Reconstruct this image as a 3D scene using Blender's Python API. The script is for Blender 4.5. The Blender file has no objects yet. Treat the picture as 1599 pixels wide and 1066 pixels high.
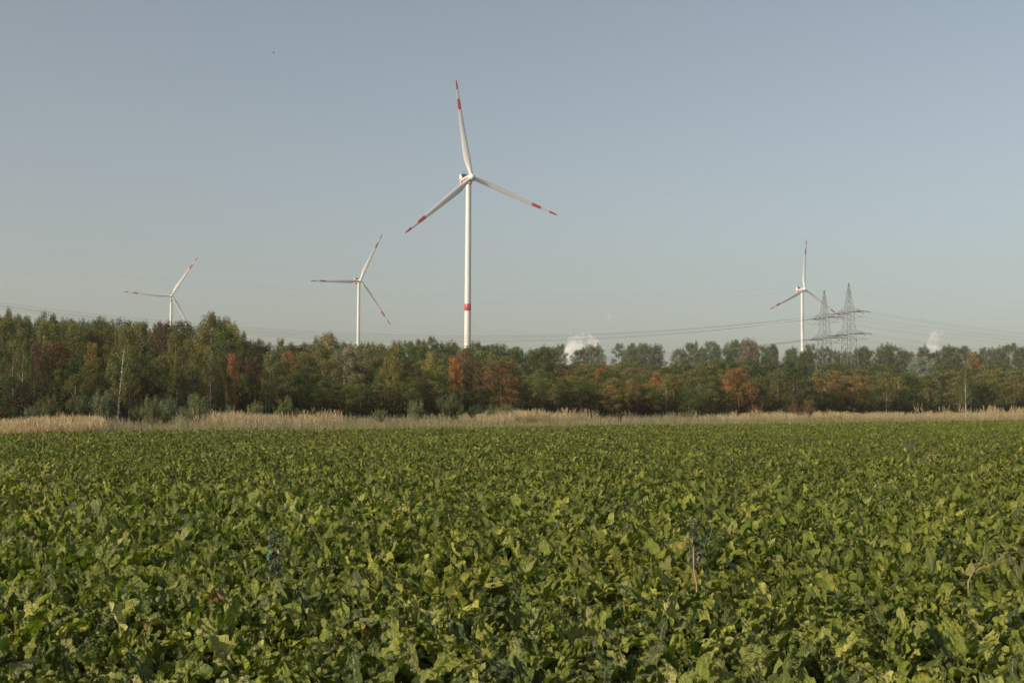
import bpy, math, random
import numpy as np
from mathutils import Vector, Matrix, Euler

R = math.radians
sc = bpy.context.scene
col = sc.collection
rng = np.random.default_rng(7)
random.seed(7)

# ------------------------------------------------------------------ camera, sky, sun, exposure
F_PX, EYE = 2000.0, 1.85
PITCH, ROLL = math.atan(99 / F_PX), R(0.3)
cam_d = bpy.data.cameras.new('camera'); cam_d.lens = 36 * F_PX / 1599; cam_d.sensor_width = 36
cam_d.clip_start = 0.1; cam_d.clip_end = 20000
cam = bpy.data.objects.new('camera', cam_d); col.objects.link(cam)
fw = Vector((0, math.cos(PITCH), math.sin(PITCH))); up = Vector((0, -math.sin(PITCH), math.cos(PITCH))); rt = Vector((1, 0, 0))
up2 = up * math.cos(ROLL) - rt * math.sin(ROLL); rt2 = rt * math.cos(ROLL) + up * math.sin(ROLL)
cam.matrix_world = Matrix(((rt2.x, up2.x, -fw.x, 0), (rt2.y, up2.y, -fw.y, 0), (rt2.z, up2.z, -fw.z, EYE), (0, 0, 0, 1)))
sc.camera = cam
sc.render.resolution_x, sc.render.resolution_y = 1024, 682

SUN_EL, SUN_ROT = R(24), R(236)
sun_from = Vector((math.sin(SUN_ROT) * math.cos(SUN_EL), math.cos(SUN_ROT) * math.cos(SUN_EL), math.sin(SUN_EL)))
world = bpy.data.worlds.new('World'); sc.world = world; world.use_nodes = True
nt = world.node_tree
sky = nt.nodes.new('ShaderNodeTexSky'); sky.sky_type = 'NISHITA'; sky.sun_disc = False
sky.sun_elevation = SUN_EL; sky.sun_rotation = SUN_ROT; sky.air_density = 1.0; sky.dust_density = 2.0; sky.ozone_density = 0.35
hs = nt.nodes.new('ShaderNodeHueSaturation'); hs.inputs['Saturation'].default_value = 0.62
nt.links.new(sky.outputs[0], hs.inputs['Color'])
tn = nt.nodes.new('ShaderNodeMix'); tn.data_type = 'RGBA'; tn.blend_type = 'MULTIPLY'; tn.inputs[0].default_value = 1
tn.inputs[7].default_value = (.945, .985, .985, 1)
nt.links.new(hs.outputs[0], tn.inputs[6]); nt.links.new(tn.outputs[2], nt.nodes['Background'].inputs[0])
nt.nodes['Background'].inputs[1].default_value = 0.116

sl = bpy.data.lights.new('sun', 'SUN'); sl.energy = 4.9; sl.angle = R(0.6); sl.color = (1.0, 0.86, 0.66)
so = bpy.data.objects.new('sun', sl); col.objects.link(so)
so.rotation_euler = (-sun_from).to_track_quat('-Z', 'Y').to_euler()
so.location = (-60, -60, 60)
sc.view_settings.view_transform = 'Standard'; sc.view_settings.look = 'None'
sc.view_settings.exposure = 0; sc.view_settings.gamma = 1; sc.view_settings.use_curve_mapping = False
sc.render.engine = 'CYCLES'
sc.cycles.use_denoising = True
sc.cycles.denoiser = 'OPENIMAGEDENOISE'; sc.cycles.denoising_input_passes = 'RGB_ALBEDO_NORMAL'; sc.cycles.denoising_prefilter = 'ACCURATE'
sc.cycles.max_bounces = 6; sc.cycles.diffuse_bounces = 3; sc.cycles.glossy_bounces = 2
sc.cycles.transmission_bounces = 3; sc.cycles.transparent_max_bounces = 8; sc.cycles.volume_bounces = 3
sc.cycles.sample_clamp_indirect = 4

# ------------------------------------------------------------------ helpers
def at(px, py, d):
    """world point seen at photo pixel px,py whose y distance from the camera is d"""
    v = fw + rt2 * ((px - 799.5) / F_PX) + up2 * ((533 - py) / F_PX)
    return Vector((0, 0, EYE)) + v * (d / v.y)

def tag(o, label=None, cat=None, group=None, kind=None):
    if label: o['label'] = label
    if cat: o['category'] = cat
    if group: o['group'] = group
    if kind: o['kind'] = kind
    return o

def empty(name, loc=(0, 0, 0), rz=0.0, parent=None):
    o = bpy.data.objects.new(name, None); col.objects.link(o)
    o.empty_display_size = 0.2
    o.location = loc; o.rotation_euler = (0, 0, rz)
    if parent: o.parent = parent
    return o

def obj(name, me, parent=None, loc=None):
    o = bpy.data.objects.new(name, me); col.objects.link(o)
    if parent: o.parent = parent
    if loc is not None: o.location = loc
    return o

class MB:
    def __init__(s): s.v = []; s.f = []; s.m = []; s.n = 0
    def add(s, v, f, mi=0):
        v = np.asarray(v, float).reshape(-1, 3)
        s.v.append(v); s.f += [tuple(int(i) + s.n for i in q) for q in f]; s.m += [mi] * len(f); s.n += len(v)
    def box(s, c, d, rot=None, mi=0):
        p = np.array([[x, y, z] for x in (-.5, .5) for y in (-.5, .5) for z in (-.5, .5)]) * np.array(d)
        if rot is not None: p = p @ np.array(rot.to_3x3()).T
        s.add(p + np.array(c), [(0, 1, 3, 2), (4, 6, 7, 5), (0, 4, 5, 1), (2, 3, 7, 6), (0, 2, 6, 4), (1, 5, 7, 3)], mi)
    def tube(s, pts, rad, n=6, mi=0, cap=True):
        pts = [Vector(p) for p in pts]
        if not hasattr(rad, '__len__'): rad = [rad] * len(pts)
        V = []; x = None
        for i, p in enumerate(pts):
            t = (pts[min(i + 1, len(pts) - 1)] - pts[max(i - 1, 0)]).normalized()
            if x is None: x = t.orthogonal().normalized()
            else: x = (x - t * x.dot(t)); x = x.normalized() if x.length > 1e-6 else t.orthogonal().normalized()
            y = t.cross(x)
            for k in range(n):
                a = 2 * math.pi * k / n
                V.append(p + (x * math.cos(a) + y * math.sin(a)) * rad[i])
        Fc = []
        for i in range(len(pts) - 1):
            for k in range(n):
                a, b = i * n + k, i * n + (k + 1) % n
                Fc.append((a, b, b + n, a + n))
        if cap:
            Fc.append(tuple(range(n))[::-1]); Fc.append(tuple((len(pts) - 1) * n + k for k in range(n)))
        s.add([tuple(q) for q in V], Fc, mi)
    def mesh(s, name, mats, smooth=False):
        me = bpy.data.meshes.new(name)
        me.from_pydata(np.concatenate(s.v).tolist(), [], s.f)
        for m in mats: me.materials.append(m)
        me.polygons.foreach_set('material_index', s.m)
        if smooth: me.polygons.foreach_set('use_smooth', [True] * len(me.polygons))
        me.update(); return me

def fast_mesh(name, V, Q, mats, tint=None, smooth=False, mi=None):
    """quads-only mesh from arrays; tint = per-vertex rgb stored as a colour attribute"""
    me = bpy.data.meshes.new(name)
    V = np.asarray(V, np.float32); Q = np.asarray(Q, np.int32)
    me.vertices.add(len(V)); me.vertices.foreach_set('co', V.ravel())
    me.loops.add(Q.size); me.loops.foreach_set('vertex_index', Q.ravel())
    me.polygons.add(len(Q)); me.polygons.foreach_set('loop_start', np.arange(len(Q), dtype=np.int32) * Q.shape[1])
    for m in mats: me.materials.append(m)
    if mi is not None: me.polygons.foreach_set('material_index', np.asarray(mi, np.int32))
    me.update(calc_edges=True)
    if smooth: me.polygons.foreach_set('use_smooth', np.ones(len(Q), bool))
    if tint is not None:
        a = me.color_attributes.new('tint', 'FLOAT_COLOR', 'POINT')
        a.data.foreach_set('color', np.concatenate([tint, np.ones((len(tint), 1))], 1).astype(np.float32).ravel())
    me.validate()
    return me

# ------------------------------------------------------------------ materials
class MT:
    def __init__(s, name):
        s.m = bpy.data.materials.new(name); s.m.use_nodes = True; s.t = s.m.node_tree
        s.b = s.t.nodes['Principled BSDF']; s.out = s.t.nodes['Material Output']
    def n(s, typ, **kw):
        x = s.t.nodes.new(typ)
        for k, v in kw.items(): setattr(x, k, v)
        return x
    def l(s, a, b): s.t.links.new(a, b)
    def ramp(s, stops):
        r = s.n('ShaderNodeValToRGB'); e = r.color_ramp.elements
        e[0].position, e[0].color = stops[0][0], (*stops[0][1], 1)
        e[1].position, e[1].color = stops[-1][0], (*stops[-1][1], 1)
        for p, c in stops[1:-1]:
            q = e.new(p); q.color = (*c, 1)
        return r
    def noise(s, scale, detail=4, rough=.6, coord=None):
        x = s.n('ShaderNodeTexNoise'); x.inputs['Scale'].default_value = scale
        x.inputs['Detail'].default_value = detail; x.inputs['Roughness'].default_value = rough
        if coord is not None: s.l(coord, x.inputs['Vector'])
        return x
    def mix(s, a, b, fac, mode='MIX'):
        x = s.n('ShaderNodeMix', data_type='RGBA', blend_type=mode)
        for v, i in ((a, 6), (b, 7), (fac, 0)):
            if hasattr(v, 'type') or hasattr(v, 'links'): s.l(v, x.inputs[i])
            elif i == 0: x.inputs[i].default_value = v
            else: x.inputs[i].default_value = (*v, 1)
        return x.outputs[2]

def plain(name, colr, rough=.5, var=.12, scale=3, metallic=0, spec=.5):
    m = MT(name); tc = m.n('ShaderNodeTexCoord')
    nz = m.noise(scale, 5, .6, tc.outputs['Object'])
    r = m.ramp([(.3, tuple(c * (1 - var) for c in colr)), (.7, tuple(min(1, c * (1 + var)) for c in colr))])
    m.l(nz.outputs[0], r.inputs[0]); m.l(r.outputs[0], m.b.inputs['Base Color'])
    m.b.inputs['Roughness'].default_value = rough; m.b.inputs['Metallic'].default_value = metallic
    m.b.inputs['Specular IOR Level'].default_value = spec
    return m.m

M_white = plain('turbine_white_paint', (.61, .61, .59), .38, .06, .15)
M_red = plain('turbine_red_paint', (.46, .035, .025), .42, .08, .2)
M_dark = plain('dark_grille', (.05, .055, .06), .55, .2, 2)
M_steel = plain('galvanised_steel', (.19, .20, .185), .6, .15, .5, .1)
M_cable = plain('cable_aluminium', (.22, .22, .22), .6, .1, 1)
M_insul = plain('insulator_glass', (.06, .05, .045), .3, .1, 1)

def leaf_material(name, use_object_color, rough=.6, transl=.3, spec=.25):
    m = MT(name)
    at_ = m.n('ShaderNodeAttribute', attribute_name='tint')
    oi = m.n('ShaderNodeObjectInfo')
    if use_object_color:
        c = m.mix(oi.outputs['Color'], at_.outputs['Color'], 1.0, 'MULTIPLY')
    else:
        c = at_.outputs['Color']
    m.l(c, m.b.inputs['Base Color']); m.b.inputs['Roughness'].default_value = rough
    m.b.inputs['Specular IOR Level'].default_value = spec
    tr = m.n('ShaderNodeBsdfTranslucent'); m.l(c, tr.inputs['Color'])
    mx = m.n('ShaderNodeMixShader'); mx.inputs[0].default_value = transl
    m.l(m.b.outputs[0], mx.inputs[1]); m.l(tr.outputs[0], mx.inputs[2]); m.l(mx.outputs[0], m.out.inputs['Surface'])
    return m.m
M_leaf = leaf_material('tree_foliage', True)
M_tint = leaf_material('dry_grass_blades', False, .7, .35, .15)

def bark(name, a, b, scale=6):
    m = MT(name); tc = m.n('ShaderNodeTexCoord'); mp = m.n('ShaderNodeMapping')
    mp.inputs['Scale'].default_value = (1, 1, .25 if a[0] < .3 else 2.2); m.l(tc.outputs['Object'], mp.inputs['Vector'])
    nz = m.noise(scale, 6, .7, mp.outputs[0]); r = m.ramp([(.42, b), (.55, a)]); m.l(nz.outputs[0], r.inputs[0])
    m.l(r.outputs[0], m.b.inputs['Base Color']); m.b.inputs['Roughness'].default_value = .85
    return m.m
M_bark = bark('rough_bark', (.10, .085, .06), (.045, .038, .03))
M_birch = bark('birch_bark', (.62, .58, .50), (.10, .09, .08), 3)
M_pinebark = bark('pine_bark', (.20, .12, .07), (.07, .05, .035))

# beet leaf: pale midrib and side veins, puckered blade, waxy gloss
def beet_material(name, use_object_color):
    m = MT(name)
    uv = m.n('ShaderNodeUVMap'); sx = m.n('ShaderNodeSeparateXYZ'); m.l(uv.outputs[0], sx.inputs[0])
    def math_(op, a, b=None):
        x = m.n('ShaderNodeMath', operation=op)
        for i, v in enumerate((a, b)):
            if v is None: continue
            if hasattr(v, 'links'): m.l(v, x.inputs[i])
            else: x.inputs[i].default_value = v
        return x.outputs[0]
    au = math_('ABSOLUTE', math_('SUBTRACT', sx.outputs['X'], .5))
    rib = math_('LESS_THAN', au, .045)
    # side veins run forward from the midrib
    ph = math_('SUBTRACT', math_('MULTIPLY', sx.outputs['Y'], 60.0), math_('MULTIPLY', au, 42.0))
    vein = math_('GREATER_THAN', math_('SINE', ph), .80)
    pet = math_('LESS_THAN', sx.outputs['Y'], .42)
    veins = math_('MAXIMUM', rib, math_('MULTIPLY', vein, .45))
    tc = m.n('ShaderNodeTexCoord')
    geo = m.n('ShaderNodeNewGeometry')
    nz = m.noise(20, 5, .65, tc.outputs['Object'])
    if use_object_color:
        oi = m.n('ShaderNodeObjectInfo'); base = oi.outputs['Color']
    else:
        a = m.n('ShaderNodeAttribute', attribute_name='tint'); base = a.outputs['Color']
        oi = m.n('ShaderNodeObjectInfo')
        rv = m.ramp([(0, (.72, .78, .72)), (.5, (1, 1, 1)), (1, (1.3, 1.2, 1.0))]); m.l(oi.outputs['Random'], rv.inputs[0])
        base = m.mix(base, rv.outputs[0], 1.0, 'MULTIPLY')
        fld = m.noise(.12, 3, .6, geo.outputs['Position'])
        rf = m.ramp([(.3, (.85, .95, .9)), (.7, (1.2, 1.1, .95))]); m.l(fld.outputs[0], rf.inputs[0])
        base = m.mix(base, rf.outputs[0], 1.0, 'MULTIPLY')
    rn = m.ramp([(.32, (.62, .68, .62)), (.7, (1.42, 1.3, 1.25))]); m.l(nz.outputs[0], rn.inputs[0])
    base = m.mix(base, rn.outputs[0], 1.0, 'MULTIPLY')
    c = m.mix(base, (.30, .33, .13), math_('MULTIPLY', veins, .55))
    c = m.mix(c, (.22, .27, .09), pet)
    m.l(c, m.b.inputs['Base Color'])
    m.b.inputs['Roughness'].default_value = .33; m.b.inputs['Specular IOR Level'].default_value = .5
    bn = m.noise(38, 4, .6, tc.outputs['Object'])
    hgt = math_('SUBTRACT', bn.outputs[0], math_('MULTIPLY', veins, .5))
    bp = m.n('ShaderNodeBump'); bp.inputs['Strength'].default_value = 1; bp.inputs['Distance'].default_value = .035
    m.l(hgt, bp.inputs['Height']); m.l(bp.outputs[0], m.b.inputs['Normal'])
    tr = m.n('ShaderNodeBsdfTranslucent'); c2 = m.mix(c, (1.0, 1.25, .35), 1.0, 'MULTIPLY'); m.l(c2, tr.inputs['Color'])
    mx = m.n('ShaderNodeMixShader'); mx.inputs[0].default_value = .27
    m.l(m.b.outputs[0], mx.inputs[1]); m.l(tr.outputs[0], mx.inputs[2]); m.l(mx.outputs[0], m.out.inputs['Surface'])
    return m.m
M_beet = beet_material('beet_leaf', True)
M_beet_far = beet_material('beet_leaf_field', False)

# ------------------------------------------------------------------ ground
def ground_mat():
    m = MT('meadow_ground'); g = m.n('ShaderNodeNewGeometry')
    a = m.noise(.35, 6, .65, g.outputs['Position']); b = m.noise(9, 5, .7, g.outputs['Position'])
    r = m.ramp([(.35, (.06, .075, .025)), (.5, (.11, .115, .04)), (.65, (.17, .14, .07))]); m.l(a.outputs[0], r.inputs[0])
    r2 = m.ramp([(.3, (.55, .55, .55)), (.7, (1.2, 1.2, 1.2))]); m.l(b.outputs[0], r2.inputs[0])
    m.l(m.mix(r.outputs[0], r2.outputs[0], 1, 'MULTIPLY'), m.b.inputs['Base Color'])
    m.b.inputs['Roughness'].default_value = 1; m.b.inputs['Specular IOR Level'].default_value = .1
    bp = m.n('ShaderNodeBump'); bp.inputs['Distance'].default_value = .05; m.l(b.outputs[0], bp.inputs['Height']); m.l(bp.outputs[0], m.b.inputs['Normal'])
    return m.m
def soil_mat():
    m = MT('field_soil'); g = m.n('ShaderNodeNewGeometry')
    b = m.noise(12, 7, .75, g.outputs['Position'])
    r2 = m.ramp([(.3, (.035, .025, .017)), (.7, (.12, .085, .055))]); m.l(b.outputs[0], r2.inputs[0])
    m.l(r2.outputs[0], m.b.inputs['Base Color']); m.b.inputs['Roughness'].default_value = 1
    bp = m.n('ShaderNodeBump'); bp.inputs['Distance'].default_value = .04; m.l(b.outputs[0], bp.inputs['Height']); m.l(bp.outputs[0], m.b.inputs['Normal'])
    return m.m
def litter_mat():
    m = MT('leaf_litter'); g = m.n('ShaderNodeNewGeometry')
    b = m.noise(4, 7, .75, g.outputs['Position'])
    r2 = m.ramp([(.3, (.03, .024, .014)), (.5, (.07, .05, .025)), (.7, (.06, .065, .025))]); m.l(b.outputs[0], r2.inputs[0])
    m.l(r2.outputs[0], m.b.inputs['Base Color']); m.b.inputs['Roughness'].default_value = 1
    return m.m
EDGE_C, ESLOPE, SLOPE = 87.0, 1.06, 1.077            # field edge: y = 80 + 1.077 x (it runs away to the right)
def line_y(c, x): return c + SLOPE * x
def edge_y(x): return EDGE_C + ESLOPE * x
def sheet(name, pts, z, mat):
    me = bpy.data.meshes.new(name); me.from_pydata([(x, y, z) for x, y in pts], [], [tuple(range(len(pts)))])
    me.materials.append(mat); return tag(obj(name, me), kind='structure')
sheet('ground', [(-1200, -120), (1200, -120), (1200, 2080), (-1200, 2080)], 0, ground_mat())
sheet('field_soil', [(-186, -120), (140, -120), (140, edge_y(140)), (-160, edge_y(-160)), (-186, -119)], .004, soil_mat())
sheet('woodland_floor', [(-170, line_y(138, -170)), (330, line_y(138, 330)), (330, line_y(138, 330) + 330), (-170, line_y(138, -170) + 330)], .004, litter_mat())

# ------------------------------------------------------------------ scatter: one mesh that carries its variants and its points
def scatter(name, variants, P, ROT, SCL, pick, mats, has_uv=False):
    """variants: list of (V, Q, tint, uv or None); P, ROT (n,3), SCL (n,3), pick (n,)"""
    nv = 0; VV = []; QQ = []; TT = []; UU = []; vid = []
    for k, (V, Q, T, U) in enumerate(variants):
        VV.append(V); QQ.append(Q + nv); TT.append(T); vid.append(np.full(len(V), k)); nv += len(V)
        if U is not None: UU.append(U)
    Vall = np.concatenate(VV + [P]); Q = np.concatenate(QQ); T = np.concatenate(TT + [np.ones((len(P), 3))])
    vid = np.concatenate(vid + [np.full(len(P), -1)]).astype(np.int32)
    me = bpy.data.meshes.new(name)
    me.vertices.add(len(Vall)); me.vertices.foreach_set('co', Vall.astype(np.float32).ravel())
    me.loops.add(Q.size); me.loops.foreach_set('vertex_index', Q.astype(np.int32).ravel())
    me.polygons.add(len(Q)); me.polygons.foreach_set('loop_start', np.arange(len(Q), dtype=np.int32) * 4)
    me.polygons.foreach_set('use_smooth', np.ones(len(Q), bool))
    for m in mats: me.materials.append(m)
    me.update(calc_edges=True)
    if has_uv:
        u = me.uv_layers.new(name='UVMap'); Uv = np.concatenate(UU)
        u.data.foreach_set('uv', Uv[Q.ravel()].astype(np.float32).ravel())
    a = me.color_attributes.new('tint', 'FLOAT_COLOR', 'POINT')
    a.data.foreach_set('color', np.concatenate([T, np.ones((len(T), 1))], 1).astype(np.float32).ravel())
    def attr(nm, typ, data, key):
        x = me.attributes.new(nm, typ, 'POINT'); x.data.foreach_set(key, data)
    pad = lambda A: np.concatenate([np.zeros((nv, 3)), A]).astype(np.float32).ravel()
    attr('vid', 'INT', vid, 'value')
    attr('pick', 'INT', np.concatenate([np.zeros(nv), pick]).astype(np.int32), 'value')
    attr('rot', 'FLOAT_VECTOR', pad(ROT), 'vector'); attr('scl', 'FLOAT_VECTOR', pad(SCL), 'vector')
    o = obj(name, me)
    g = bpy.data.node_groups.new(name + '_scatter', 'GeometryNodeTree')
    g.interface.new_socket('Geometry', in_out='INPUT', socket_type='NodeSocketGeometry')
    g.interface.new_socket('Geometry', in_out='OUTPUT', socket_type='NodeSocketGeometry')
    N = g.nodes.new; L = g.links.new
    gi = N('NodeGroupInput'); go = N('NodeGroupOutput')
    def named(nm, typ):
        x = N('GeometryNodeInputNamedAttribute'); x.data_type = typ; x.inputs['Name'].default_value = nm
        return [s for s in x.outputs if s.enabled and s.name == 'Attribute'][0]
    va = named('vid', 'INT'); jn = N('GeometryNodeJoinGeometry')
    for k in range(-1, len(variants)):
        cmp = N('FunctionNodeCompare'); cmp.data_type = 'INT'; cmp.operation = 'EQUAL'
        ins = [s for s in cmp.inputs if s.enabled]
        L(va, ins[0]); ins[1].default_value = k
        sep = N('GeometryNodeSeparateGeometry'); sep.domain = 'POINT'
        L(gi.outputs[0], sep.inputs[0]); L([s for s in cmp.outputs if s.enabled][0], sep.inputs[1])
        if k < 0: pts = sep.outputs[0]
        else:
            t = N('GeometryNodeGeometryToInstance'); L(sep.outputs[0], t.inputs[0]); L(t.outputs[0], jn.inputs[0])
    ip = N('GeometryNodeInstanceOnPoints')
    L(pts, ip.inputs['Points']); L(jn.outputs[0], ip.inputs['Instance']); ip.inputs['Pick Instance'].default_value = True
    L(named('pick', 'INT'), ip.inputs['Instance Index'])
    e2r = N('FunctionNodeEulerToRotation'); L(named('rot', 'FLOAT_VECTOR'), e2r.inputs[0]); L(e2r.outputs[0], ip.inputs['Rotation'])
    L(named('scl', 'FLOAT_VECTOR'), ip.inputs['Scale'])
    L(ip.outputs[0], go.inputs[0])
    md = o.modifiers.new('scatter', 'NODES'); md.node_group = g
    return o

# ------------------------------------------------------------------ wind turbines
HUB_H, ROTOR = 146.0, 62.5
def blade_mesh():
    mb = MB(); n = 18; st = [0, .02, .05, .09, .13, .18, .24, .32, .42, .52, .62, .69, .691, .75, .80, .801, .86, .90, .901, .95, .98, .995, 1.0]
    rows = []
    for s in st:
        r = 1.6 + s * (ROTOR - 1.6)
        if s < .2:
            k = min(1, s / .19); k = k * k * (3 - 2 * k); ch = 2.5 * (1 - k) + 4.4 * k; th = 2.5 * (1 - k) + 1.25 * k
        else:
            q = (s - .2) / .8; k = 1; ch = 4.4 * (1 - q) ** .92 + .95 * q; th = ch * (.27 - .12 * q)
        if s > .95: ch *= max(.08, math.sqrt(max(0, 1 - ((s - .95) / .05) ** 2)))
        if s > .95: th = ch * .14
        tw = R(22) * (1 - s) ** 2.2
        le = -1.25 * (1 - k) - (1.25 + .25 * (1 - s)) * k * (ch / 4.4 if s > .2 else 1) ** .6
        ring = []
        for i in range(n):
            a = 2 * math.pi * i / n
            cx, cy = math.cos(a), math.sin(a)
            x = le + ch * (.5 - .5 * cx) if k > 0 else 1.25 * -cx
            u = .5 - .5 * cx
            yc = th * .5 * (cy if k < .02 else cy * ((1 - k) + k * (1.15 * (1 - u) ** .45 * u ** .28 + .0) * 1.25))
            X = x * math.cos(tw) - yc * math.sin(tw); Y = x * math.sin(tw) + yc * math.cos(tw)
            ring.append((X, Y - 3.2 * s * s - 1.2 * s, r))        # x = trailing edge side, y = -upwind
        rows.append(ring)
    V = [p for ring in rows for p in ring]; Fw = []; Fr = []
    for i in range(len(st) - 1):
        mid = (st[i] + st[i + 1]) / 2
        red = mid > .9005 or .6905 < mid < .8005
        for k in range(n):
            q = (i * n + k, i * n + (k + 1) % n, (i + 1) * n + (k + 1) % n, (i + 1) * n + k)
            (Fr if red else Fw).append(q)
    Fw.append(tuple(range(n))); Fr.append(tuple((len(st) - 1) * n + k for k in range(n))[::-1])
    mb.add(V, Fw, 0); mb.f += Fr; mb.m += [1] * len(Fr)
    return mb.mesh('blade', [M_white, M_red], True)
BLADE = blade_mesh()
def lathe(mb, prof, n=32, mi=0):
    V = [(r * math.cos(2 * math.pi * k / n), r * math.sin(2 * math.pi * k / n), z) for r, z in prof for k in range(n)]
    Fc = [(i * n + k, i * n + (k + 1) % n, (i + 1) * n + (k + 1) % n, (i + 1) * n + k) for i in range(len(prof) - 1) for k in range(n)]
    mb.add(V, Fc, mi)
def build_turbine_meshes():
    d = {}
    rad = lambda z: 2.35 - (2.35 - 1.72) * (z / 143.5)
    mb = MB(); lathe(mb, [(rad(z), z) for z in np.linspace(0, 61.4, 6)] + [(rad(65.8), 65.8)] + [(rad(z), z) for z in np.linspace(65.9, 143.5, 8)], 40)
    for z in (24, 47, 84, 108, 130): lathe(mb, [(rad(z) + .004, z - .12), (rad(z) + .05, z - .1), (rad(z) + .05, z + .1), (rad(z) + .004, z + .12)], 40)
    d['tower'] = mb.mesh('tower', [M_white], True)
    mb = MB(); lathe(mb, [(rad(61.4) + .01, 61.4), (rad(61.4) + .03, 61.42), (rad(65.7) + .03, 65.7), (rad(65.7) + .01, 65.72)], 40)
    d['painted_band'] = mb.mesh('painted_band', [M_red], True)
    mb = MB(); mb.box((0, 0, .3), (.9, .5, 2.2), mi=0); d['door'] = mb.mesh('door', [M_dark])
    # nacelle in rotor frame: -y is upwind, hub centre at origin
    mb = MB()
    prof = [(-2.0, 1.5, 1.5), (-1.2, 1.9, 1.9), (2, 2.1, 2.15), (9, 2.1, 2.15), (12.5, 2.0, 1.9), (13.4, 1.7, 1.5)]
    V = []; n = 16
    for y, w, h in prof:
        for k in range(n):
            a = 2 * math.pi * (k + .5) / n; c, s = math.cos(a), math.sin(a); e = .35
            V.append((w * math.copysign(abs(c) ** e, c), y + 1.6, h * math.copysign(abs(s) ** e, s) - .15))
    Fc = [(i * n + k, i * n + (k + 1) % n, (i + 1) * n + (k + 1) % n, (i + 1) * n + k) for i in range(len(prof) - 1) for k in range(n)]
    Fc += [tuple(range(n)), tuple((len(prof) - 1) * n + k for k in range(n))[::-1]]
    mb.add(V, Fc); mb.tube([(0, 3.9, -2.0), (0, 3.9, -3.3)], 1.75, 24)
    d['nacelle'] = mb.mesh('nacelle', [M_white])
    mb = MB()
    for sx in (-1, 1): mb.box((sx * 2.13, 7.2, -.70), (.06, 11.4, 2.3))
    mb.box((0, 15.03, -.75), (2.9, .08, 1.5)); d['red_stripe'] = mb.mesh('red_stripe', [M_red])
    mb = MB()
    mb.add([(x, y, z) for x in (-2.35, -2.15) for y, z in ((9.5, 1.9), (14.2, 1.9), (13.6, 4.9), (11.4, 4.9))], [(0, 1, 2, 3), (7, 6, 5, 4), (0, 4, 5, 1), (1, 5, 6, 2), (2, 6, 7, 3), (3, 7, 4, 0)])
    mb.add([(x, y, z) for x in (2.15, 2.35) for y, z in ((9.5, 1.9), (14.2, 1.9), (13.6, 4.9), (11.4, 4.9))], [(0, 1, 2, 3), (7, 6, 5, 4), (0, 4, 5, 1), (1, 5, 6, 2), (2, 6, 7, 3), (3, 7, 4, 0)])
    mb.box((0, 12.4, 4.98), (4.7, 2.4, .15)); d['cooler_frame'] = mb.mesh('cooler_frame', [M_white])
    mb = MB()
    mb.add([(x, y + dy, z) for dy in (0, .5) for x, y, z in ((-2.14, 9.9, 1.95), (2.14, 9.9, 1.95), (2.14, 11.6, 4.85), (-2.14, 11.6, 4.85))], [(0, 1, 2, 3), (7, 6, 5, 4), (0, 4, 5, 1), (1, 5, 6, 2), (2, 6, 7, 3), (3, 7, 4, 0)])
    d['cooler_grille'] = mb.mesh('cooler_grille', [M_dark])
    mb = MB(); lathe(mb, [(.01, -2.9), (.6, -2.8), (1.2, -2.45), (1.75, -1.7), (2.0, -.6), (2.05, .6), (1.8, 1.5), (.01, 1.6)], 28)
    for k in range(3):
        a = 2 * math.pi * k / 3; dv = Vector((math.sin(a), math.cos(a), 0)); mb.tube([dv * 1.0, dv * 2.2], 1.36, 20)
    # lathe axis z -> rotor axis y ; blades in the x-z plane
    for i, v in enumerate(mb.v): mb.v[i] = np.stack([v[:, 0], v[:, 2], v[:, 1]], 1)
    d['hub'] = mb.mesh('hub', [M_white], True)
    mb = MB(); mb.tube([(0, 11, 4.9), (0, 11, 6.4)], .05, 5); mb.box((0, 11, 6.45), (.5, .2, .2)); d['wind_vane'] = mb.mesh('wind_vane', [M_dark])
    return d
TM = build_turbine_meshes()
TURB = [((-26.2, 807.7), 26, 100, 'nearest and tallest wind turbine, in mid view, with a red band low on its tower'),
        ((-456.7, 1713.), 20, 58, 'small distant wind turbine at the left, its tower mostly hidden behind the wood'),
        ((-177.5, 1490.6), 28, 64, 'distant wind turbine just left of the tallest one, one blade lying level'),
        ((360.4, 1574.8), 24, 86, 'distant wind turbine beside the two lattice pylons, one blade pointing straight up')]
for (x, y), psi, a0, lab in TURB:
    ps = R(psi); tilt = R(5)
    t = empty('wind_turbine', (x - 4.6 * math.sin(ps), y + 4.6 * math.cos(ps), 0), ps)
    tag(t, lab, 'wind turbine', 'wind turbines with red striped blades')
    tw = obj('tower', TM['tower'], t); obj('painted_band', TM['painted_band'], tw)
    fr = Matrix.Translation((0, -4.6, HUB_H)) @ Matrix.Rotation(-tilt, 4, 'X')
    def put(name, parent, extra=Matrix()):
        o = obj(name, TM[name] if name in TM else BLADE, parent); o.matrix_local = fr @ extra; return o
    na = put('nacelle', t)
    for s in ('red_stripe', 'cooler_frame', 'cooler_grille', 'wind_vane'): o = obj(s, TM[s], na)
    put('hub', t, Matrix.Rotation(-R(a0 - 90), 4, 'Y'))
    for k in range(3):
        th = R(a0 + 120 * k)
        # blade mesh: span +z, trailing edge +x. rotate so span points at angle th (from +x, ccw as seen from the front), trailing edge ccw
        M = Matrix(((-math.sin(th), 0, math.cos(th), 0), (0, 1, 0, 0), (math.cos(th), 0, math.sin(th), 0), (0, 0, 0, 1)))
        put('blade', t, M)

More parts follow.
